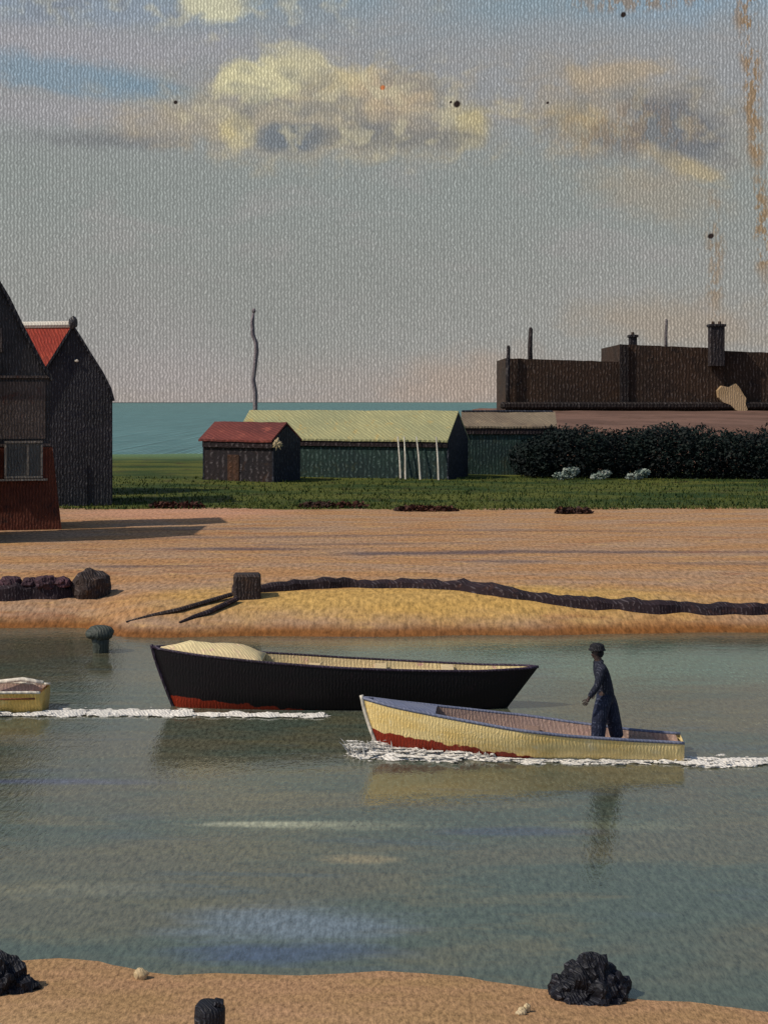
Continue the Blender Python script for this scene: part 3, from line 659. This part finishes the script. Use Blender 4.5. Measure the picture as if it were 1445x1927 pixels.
def boat(name, label, loc, rz, L, sheer, beam, keel, rake, mats, transom=True, floor=.14, group=None, tt=.04):
    """x from bow (0) to stern (L); sheer/beam/keel are functions of t; rake(t, s) shifts x along the height"""
    T = thing(name, label, 'boat', loc, rz, group)
    N, K = 44, 12
    def sec(t_, s_, ins=0.0):
        b = max(0.0, beam(t_)-ins); z = keel(t_)+(sheer(t_)-keel(t_))*s_
        f = (1-(1-s_)**2.2)**.62
        return Vector((L*t_+rake(t_, s_), b*f*(.86+.14*s_), z))
    mb = MB(); rows = []
    for i in range(N+1):
        t_ = i/N; row = [sec(t_, 1-j/K) for j in range(K+1)]
        pts = [Vector((p.x, -p.y, p.z)) for p in row]+[Vector((p.x, p.y, p.z)) for p in row[::-1][1:]]
        rows.append([mb.bm.verts.new(p) for p in pts])
    for a, b in zip(rows, rows[1:]):
        for k in range(2*K):
            try: mb.bm.faces.new((a[k], b[k], b[k+1], a[k+1]))
            except ValueError: pass
    if transom: mb.bm.faces.new(rows[-1])
    bmesh.ops.remove_doubles(mb.bm, verts=mb.bm.verts, dist=.002)
    mb.build('hull', mats['hull'], T, True)
    # inner lining with a flat floor
    mb = MB(); rows = []
    for i in range(N+1):
        t_ = .03+.955*i/N
        row = []
        for j in range(K+1):
            p = sec(t_, 1-j/K, tt); p.z = max(p.z-.004, floor); row.append(p)
        pts = [Vector((p.x, -p.y, p.z)) for p in row]+[Vector((p.x, p.y, p.z)) for p in row[::-1][1:]]
        rows.append([mb.bm.verts.new(p) for p in pts])
    for a, b in zip(rows, rows[1:]):
        for k in range(2*K): mb.bm.faces.new((a[k], a[k+1], b[k+1], b[k]))
    mb.bm.faces.new(rows[-1][::-1])
    bmesh.ops.remove_doubles(mb.bm, verts=mb.bm.verts, dist=.002)
    mb.build('lining', mats['lining'], T, True)
    for sg in (-1, 1):
        pts = [sec(i/N, 1, .012) for i in range(N+1)]
        MB().tube([Vector((p.x, sg*p.y, p.z+.012)) for p in pts], .032, 6).build('gunwale', mats['rail'], T, True)
    st = [sec(0, j/8) for j in range(9)]
    MB().tube([Vector((p.x-.015, 0, p.z)) for p in st]+[Vector((st[-1].x-.03, 0, st[-1].z+.06))], .04, 6).build('stem', mats['stem'], T, True)
    return T, sec
red = s2l(150, 48, 26)
cream_h = hull_mat('cream_hull', s2l(246, 220, 156), s2l(240, 206, 130), s2l(246, 226, 176), 10.5, red, (.46, -.118))
cream2_h = hull_mat('cream_hull_far', s2l(240, 202, 118), s2l(232, 188, 98), s2l(242, 214, 142), 9.5, red, (.0, 0))
black_h = hull_mat('black_hull', s2l(16, 8, 14), s2l(11, 8, 13), s2l(24, 10, 19), 9.0, s2l(150, 46, 18), (.30, -.085), .6)
bluerail = paint('slate_blue_rail', s2l(96, 104, 130), s2l(120, 124, 144), 10, None, .5, .3, .4)
pinkline = paint('pinkish_lining', s2l(176, 148, 132), s2l(160, 136, 126), 10, s2l(150, 120, 116), .7, .4, .4)
creamin = paint('cream_lining', s2l(224, 206, 156), s2l(214, 190, 146), 9, s2l(204, 160, 150), .7, .4, .4)
darkrail = paint('dark_rail', s2l(58, 44, 64), s2l(40, 30, 42), 9, None, .5, .3, .4)
thwartm = paint('thwart_wood', s2l(160, 132, 112), s2l(140, 116, 104), 10, None, .7, .4, .4)

# cream launch
YC = 26.65; bx = (683-U0)/F*(YC+.45)
def sheer_c(t): return interp(t, [(0, 1.02), (.1, .91), (.25, .79), (.45, .64), (.65, .51), (.85, .42), (1, .38)])
def beam_c(t): return .66*(min(1, t/.5))**.62*(1-.42*smooth((t-.5)/.5)) if t > 0 else 0.0
def keel_c(t): return -.22+.20*(1-min(1, t/.12))**2
CR, secC = boat('launch', 'cream motor launch with a red bottom and a man standing in its stern', (bx, YC+.45, 0), math.radians(-6), 6.15, sheer_c, beam_c, keel_c,
          lambda t, s: .34*(1-s)**1.3*max(0, 1-t/.16), {'hull': cream_h, 'lining': pinkline, 'rail': bluerail, 'stem': white}, floor=.2)
for xx, nm in ((1.9, 'thwart'), (3.3, 'thwart'), (5.4, 'stern_seat')):
    hw = beam_c(xx/6.15)-.07; MB().box((xx, 0, .42 if nm == 'thwart' else .3), (.26 if nm == 'thwart' else .5, 2*hw*.9, .045), bevel=.01).build(nm, thwartm, CR)
mb = MB(); rows = []
for i in range(9):
    t_ = .035+i/8*.2; p = secC(t_, 1, .03); rows.append([mb.bm.verts.new((p.x, y*p.y, p.z+.02+.05*(1-y*y))) for y in (-1, -.5, 0, .5, 1)])
for a, b in zip(rows, rows[1:]):
    for k in range(4): mb.bm.faces.new((a[k], a[k+1], b[k+1], b[k]))
mb.build('foredeck', bluerail, CR, True)

# black boat
YB = 31.0; bx2 = (288-U0)/F*YB
def sheer_b(t): return interp(t, [(0, 1.32), (.12, 1.21), (.3, 1.08), (.5, .97), (.7, .90), (.85, .87), (1, .90)])
def beam_b(t): return .62*math.sin(math.pi*min(1, max(0, t))**.9)**.55 if 0 < t < 1 else 0.0
def keel_b(t): return -.35
BL, secB = boat('fishing_boat', 'long black-hulled open boat with cream inside and red bottom, behind the cream launch', (bx2, YB, 0), math.radians(-1), 8.62, sheer_b, beam_b, keel_b,
          lambda t, s: .62*(1-s)**1.15*max(0, 1-t/.2)-.95*(1-s)*max(0, (t-.8)/.2), {'hull': black_h, 'lining': creamin, 'rail': darkrail, 'stem': darkrail}, transom=False, floor=.72)
mb = MB(); rows = []
for i in range(15):
    t_ = .02+i/14*.27; p = secB(t_, 1, .05); e = min(1, i/4, (14-i)/3+.15); rows.append([mb.bm.verts.new((p.x, y*p.y, p.z+.02+(.22*(1-abs(y)**2.2)+.03*nz(i*.6, y*2, 0, 1))*e)) for y in (-1, -.8, -.5, -.2, .2, .5, .8, 1)])
for a, b in zip(rows, rows[1:]):
    for k in range(7): mb.bm.faces.new((a[k], a[k+1], b[k+1], b[k]))
mb.bm.faces.new(rows[-1]); mb.build('foredeck_cover', creamin, BL, True)
for xx in (3.6, 5.1, 6.6):
    hw = beam_b(xx/8.62)-.07; MB().box((xx, 0, .86), (.28, 2*hw*.96, .05), bevel=.01).build('thwart', creamin, BL)

# small cream boat leaving at the left edge: same builder, its stern inside the picture
YL = 30.6; sx = (86-U0)/F*YL
def sheer_l(t): return interp(t, [(0, .95), (.3, .7), (.7, .5), (1, .47)])
LB, secL = boat('launch', 'small cream launch whose stern just enters the picture at left', (sx-5.2, YL, 0), 0, 5.2, sheer_l, lambda t: .72*(min(1, t/.5))**.62*(1-.35*smooth((t-.6)/.4)) if t > 0 else 0.0, keel_c,
          lambda t, s: .3*(1-s)*max(0, 1-t/.16), {'hull': cream2_h, 'lining': pinkline, 'rail': white, 'stem': white}, floor=.2)
for xx in (2.0, 3.3): MB().box((xx, 0, .42), (.25, 1.3, .045), bevel=.01).build('thwart', thwartm, LB)
MB().tube([(3.9, .42, .52), (4.6, .40, .60), (5.1, .2, .56)], .05, 7).build('rolled_sail', white, LB, True)
MB().tube([(3.2, -.67, .42), (4.4, -.60, .37), (5.1, -.5, .36)], .022, 6).build('rubbing_strake', paint('rust_strake', s2l(150, 92, 60), s2l(130, 80, 56), 9, None, .7, .3, .4), LB, True)

# foam: broken white water along the boats
def foam(name, strips, seed):
    random.seed(seed); mb = MB()
    for (a, b, wd, n, sz, lift) in strips:
        a, b = Vector(a), Vector(b)
        for k in range(int(n*1.2)):
            q = random.random(); p = a.lerp(b, q); clump = .55+.45*nz(p.x*3.1, p.y*2, seed, 1)
            if random.random() > clump+.25: continue
            p += Vector((random.gauss(0, .08), random.gauss(0, wd*.55), 0))
            s_ = sz*1.25*random.uniform(.2, 1.0)**1.3
            mb.blob((p.x, p.y, .004+random.random()**2.5*lift), (s_*random.uniform(1.0, 4.5), s_*random.uniform(.5, 1.4), s_*random.uniform(.2, .6)), .7, 2.2, 1, random.uniform(0, 50), None, random.uniform(-.5, .5))
        if lift > .09:
            for k in range(int(n*.35)):
                p = a.lerp(b, random.random())+Vector((random.gauss(0, .06), random.gauss(0, wd*.4), 0)); h_ = random.uniform(.5, 1.3)*lift
                d_ = Vector((random.uniform(-.9, .2), random.uniform(-.5, .2), 1))*h_
                mb.tube([p, p+d_*.6+Vector((0, 0, .02)), p+d_], [.016, .012, .003], 4)
    for (a, b, wd, n, sz, lift) in strips:
        a, b = Vector(a), Vector(b); L_ = (b-a).length; d_ = (b-a).normalized(); pr = Vector((-d_.y, d_.x, 0))
        for lane in range(5):
            off = random.gauss(0, wd*.35); m_ = max(4, int(L_/.05)); prev = None; z_ = .008+.006*lane
            for i in range(m_+1):
                p = a.lerp(b, i/m_)+pr*(off+.05*nz(i*.21, lane*7, seed, 1)); w_ = wd*(.38+.8*nz(i*.13, lane*5+off, seed, 1)+.35*nz(i*.7, lane, seed, 1))
                if w_ < .015: prev = None; continue
                cur = (mb.bm.verts.new((p.x+pr.x*w_, p.y+pr.y*w_, z_)), mb.bm.verts.new((p.x, p.y, z_+min(.05, w_*.4))), mb.bm.verts.new((p.x-pr.x*w_, p.y-pr.y*w_, z_)))
                if prev:
                    for q in (0, 1): mb.bm.faces.new((prev[q], prev[q+1], cur[q+1], cur[q]))
                prev = cur
    return tag(mb.build(name, foam_m), kind='stuff')
cL = Matrix.Translation((bx, YC+.45, 0)) @ Matrix.Rotation(math.radians(-6), 4, 'Z')
def cp(t_, off=0.0):
    p = secC(t_, .32); return cL @ Vector((p.x, -p.y-off, 0))
st = []
for i in range(12): st.append((cp(i/12, .04), cp((i+1)/12, .04), .10, 60 if i < 5 else 40, .045, .12 if i < 5 else .05))
st.append((cp(0)+Vector((-.42, -.3, 0)), cp(.06, .1), .28, 200, .05, .24)); st.append((cp(0)+Vector((-.2, -.5, 0)), cp(.3, .3), .16, 110, .05, .08)); st.append((cp(0)+Vector((-.1, -.1, 0)), cp(.22, .14), .12, 130, .045, .14))
for i in range(6): st.append((cp(.1+i*.13, .1), cp(.17+i*.13, .26), .06, 26, .04, .05))
e = cL @ Vector((6.2, -.3, 0)); st.append((e, e+Vector((1.2, -.05, 0)), .24, 150, .05, .08)); st.append((e+Vector((.6, 0, 0)), e+Vector((3.6, .2, 0)), .22, 190, .045, .04))
foam('bow_wave', st, 4)
e = Vector((sx-.1, YL-.35, 0)); st = [(e+Vector((-1.6, -.2, 0)), e+Vector((.5, -.12, 0)), .14, 110, .05, .06), (e+Vector((.2, 0, 0)), e+Vector((3.4, .1, 0)), .3, 280, .05, .05), (e+Vector((2.6, -.1, 0)), e+Vector((6.3, -.25, 0)), .16, 170, .04, .02)]
foam('wake', st, 9)

# ------------------------------------------------------------------ the man in the launch
def skin(name, chains, mat, parent=None, sub=2, loc=None, rz=0):
    """chains: lists of (x, y, z, r) or index references; each first vertex of a new part is a skin root"""
    me = bpy.data.meshes.new(name); vs, es, rs, roots = [], [], [], []; names = {}
    for ch in chains:
        prev = None
        for it in ch:
            if isinstance(it, str): prev = names[it]; continue
            nm = it[4] if len(it) > 4 else None
            vs.append(it[:3]); rs.append(it[3]); i = len(vs)-1
            if prev is None: roots.append(i)
            else: es.append((prev, i))
            if nm: names[nm] = i
            prev = i
    me.from_pydata(vs, es, [])
    o = bpy.data.objects.new(name, me); COL.objects.link(o)
    md = o.modifiers.new('skin', 'SKIN'); md.use_smooth_shade = True
    for i, r in enumerate(rs):
        sv = me.skin_vertices[0].data[i]; sv.radius = r if hasattr(r, '__len__') else (r, r); sv.use_root = i in roots
    s2 = o.modifiers.new('sub', 'SUBSURF'); s2.levels = sub; s2.render_levels = sub
    dg = bpy.context.evaluated_depsgraph_get(); ev = o.evaluated_get(dg)
    nm_ = bpy.data.meshes.new_from_object(ev); bpy.data.objects.remove(o); nm_.materials.clear()
    nm_.polygons.foreach_set('use_smooth', [True]*len(nm_.polygons))
    return link(name, nm_, mat, parent, loc)
skinm = paint('skin', s2l(74, 58, 54), s2l(64, 50, 48), 30, None, .6, .2, .2)
navy = paint('navy_cloth', s2l(34, 42, 66), s2l(26, 32, 52), 16, s2l(44, 52, 76), .8, .5, .6)
navy2 = paint('dark_jersey', s2l(36, 40, 56), s2l(28, 32, 48), 16, s2l(44, 48, 64), .8, .5, .6)
blk = paint('black_felt', s2l(22, 22, 28), s2l(30, 30, 36), 16, None, .8, .4, .5)
def hand(wr, dr, side):
    """palm and five bent fingers from the wrist along dr"""
    wr, dr = Vector(wr), Vector(dr).normalized(); fw = Vector((-1, 0, 0)); fw = (fw-dr*fw.dot(dr)).normalized(); cr = dr.cross(fw)*side
    out = []
    k = wr+dr*.085
    for j, (o_, ln) in enumerate(((.030, .068), (.010, .078), (-.011, .072), (-.031, .056))):
        a = k+fw*o_*.9-dr*.02; b = k+fw*o_; c = b+dr*ln*.5+cr*.012; e_ = b+dr*ln*.85+cr*.04
        out.append([(*a, .009), (*b, .0095), (*c, .0085), (*e_, .007)])
    a = wr+dr*.03+fw*.02; b = wr+dr*.05+fw*.045; c = b+dr*.03+fw*.012+cr*.012; e_ = c+dr*.024+cr*.012
    out.append([(*a, .011), (*b, .0105), (*c, .0095), (*e_, .0075)])
    return out
px_, py_ = (1137-U0)/F*26.5, 26.52
pz_ = .25
WR1, WR2 = (-.30, -.27, .90), (-.10, .30, .90)
chains = [[(.02, 0, .98, .125, 'pel'), (0, 0, 1.10, (.13, .105)), (-.05, 0, 1.30, (.16, .115), 'chest'), (-.085, 0, 1.46, (.10, .085), 'nk0'), (-.105, 0, 1.535, .056), (-.125, 0, 1.60, (.072, .066), 'jaw'), (-.125, 0, 1.68, (.082, .096)), (-.12, 0, 1.755, (.062, .075))],
          ['jaw', (-.205, 0, 1.635, .02), (-.222, 0, 1.625, .012)],
          ['chest', (-.065, -.15, 1.43, .07), (-.09, -.205, 1.40, .06), (-.15, -.265, 1.14, .045), (-.24, -.275, 1.01, .038), (*WR1, .027), (WR1[0]-.035, WR1[1], WR1[2]-.055, (.042, .02))],
          ['chest', (-.065, .15, 1.43, .07), (-.07, .205, 1.40, .06), (-.02, .27, 1.14, .045), (-.06, .29, 1.01, .038), (*WR2, .027), (WR2[0]-.035, WR2[1], WR2[2]-.055, (.042, .02))],
          ['pel', (-.02, -.1, .90, .095), (-.10, -.11, .52, .065), (-.11, -.11, .10, .045), (-.13, -.11, .045, .04), (-.24, -.12, .03, .03)],
          ['pel', (.06, .1, .90, .095), (.15, .11, .52, .065), (.22, .11, .10, .045), (.21, .11, .045, .04), (.10, .12, .03, .03)]]
chains += hand(WR1, (-.12, 0, -.19), 1)+hand(WR2, (-.12, 0, -.19), -1)
PER = skin('person', chains, skinm, None, 2, (px_, py_, pz_))
PER.scale = (1.16, 1.16, 1.06)
tag(PER, 'man in dark blue clothes and black hat standing in the stern of the cream launch', 'person')
skin('jersey', [[(.03, 0, .80, (.185, .15)), (.02, 0, .93, (.195, .16), 'pel'), (0, 0, 1.10, (.19, .145)), (-.05, 0, 1.30, (.225, .16), 'chest'), (-.085, 0, 1.46, (.13, .11)), (-.105, 0, 1.56, .075)],
     ['chest', (-.065, -.15, 1.43, .088), (-.09, -.21, 1.40, .08), (-.15, -.27, 1.14, .064), (-.235, -.277, 1.015, .056), (-.29, -.272, .925, .045)],
     ['chest', (-.065, .15, 1.43, .088), (-.07, .21, 1.40, .08), (-.02, .275, 1.14, .064), (-.055, .29, 1.015, .056), (-.095, .30, .925, .045)]], navy2, PER)
skin('trousers', [[(.02, 0, 1.03, (.16, .125), 'pel'), (.02, 0, .93, (.19, .15), 'hip')], ['hip', (-.03, -.1, .84, .15), (-.10, -.115, .52, .135), (-.125, -.12, .16, .125), (-.13, -.12, .09, .12)],
     ['hip', (.08, .1, .84, .15), (.15, .115, .52, .135), (.22, .12, .16, .125), (.225, .12, .09, .12)]], navy, PER)
for sx_, sy in ((-.12, -.115), (.21, .115)):
    skin('boot', [[(sx_, sy, .13, .062), (sx_, sy, .05, .06), (sx_-.09, sy, .04, .05), (sx_-.15, sy, .035, .035)]], blk, PER)
mb = MB(); c0 = Vector((-.122, 0, 1.70))
prof = [(.0, .115), (.06, .11), (.10, .09), (.115, .05), (.118, .02), (.132, .0), (.134, -.012), (.10, -.012), (.0, -.005)]
rings = [[mb.bm.verts.new(c0+Vector((max(.001, r)*math.cos(k*math.pi/9)*1.08, max(.001, r)*math.sin(k*math.pi/9), z+.03))) for k in range(18)] for r, z in prof]
for a, b in zip(rings, rings[1:]):
    for k in range(18): mb.bm.faces.new((a[k], a[(k+1) % 18], b[(k+1) % 18], b[k]))
mb.build('hat', blk, PER, True)
mb = MB(); mb.blob((-.10, 0, 1.66), (.09, .086, .085), .08, 3, 3, 2); mb.build('hair', blk, PER, True)
for sy in (-.034, .034): MB().blob((-.203, sy, 1.675), (.012, .014, .012), 0, 1, 2).build('eye', blk, PER, True)
MB().blob((-.196, 0, 1.595), (.008, .026, .007), 0, 1, 2).build('mouth', fascia, PER, True)
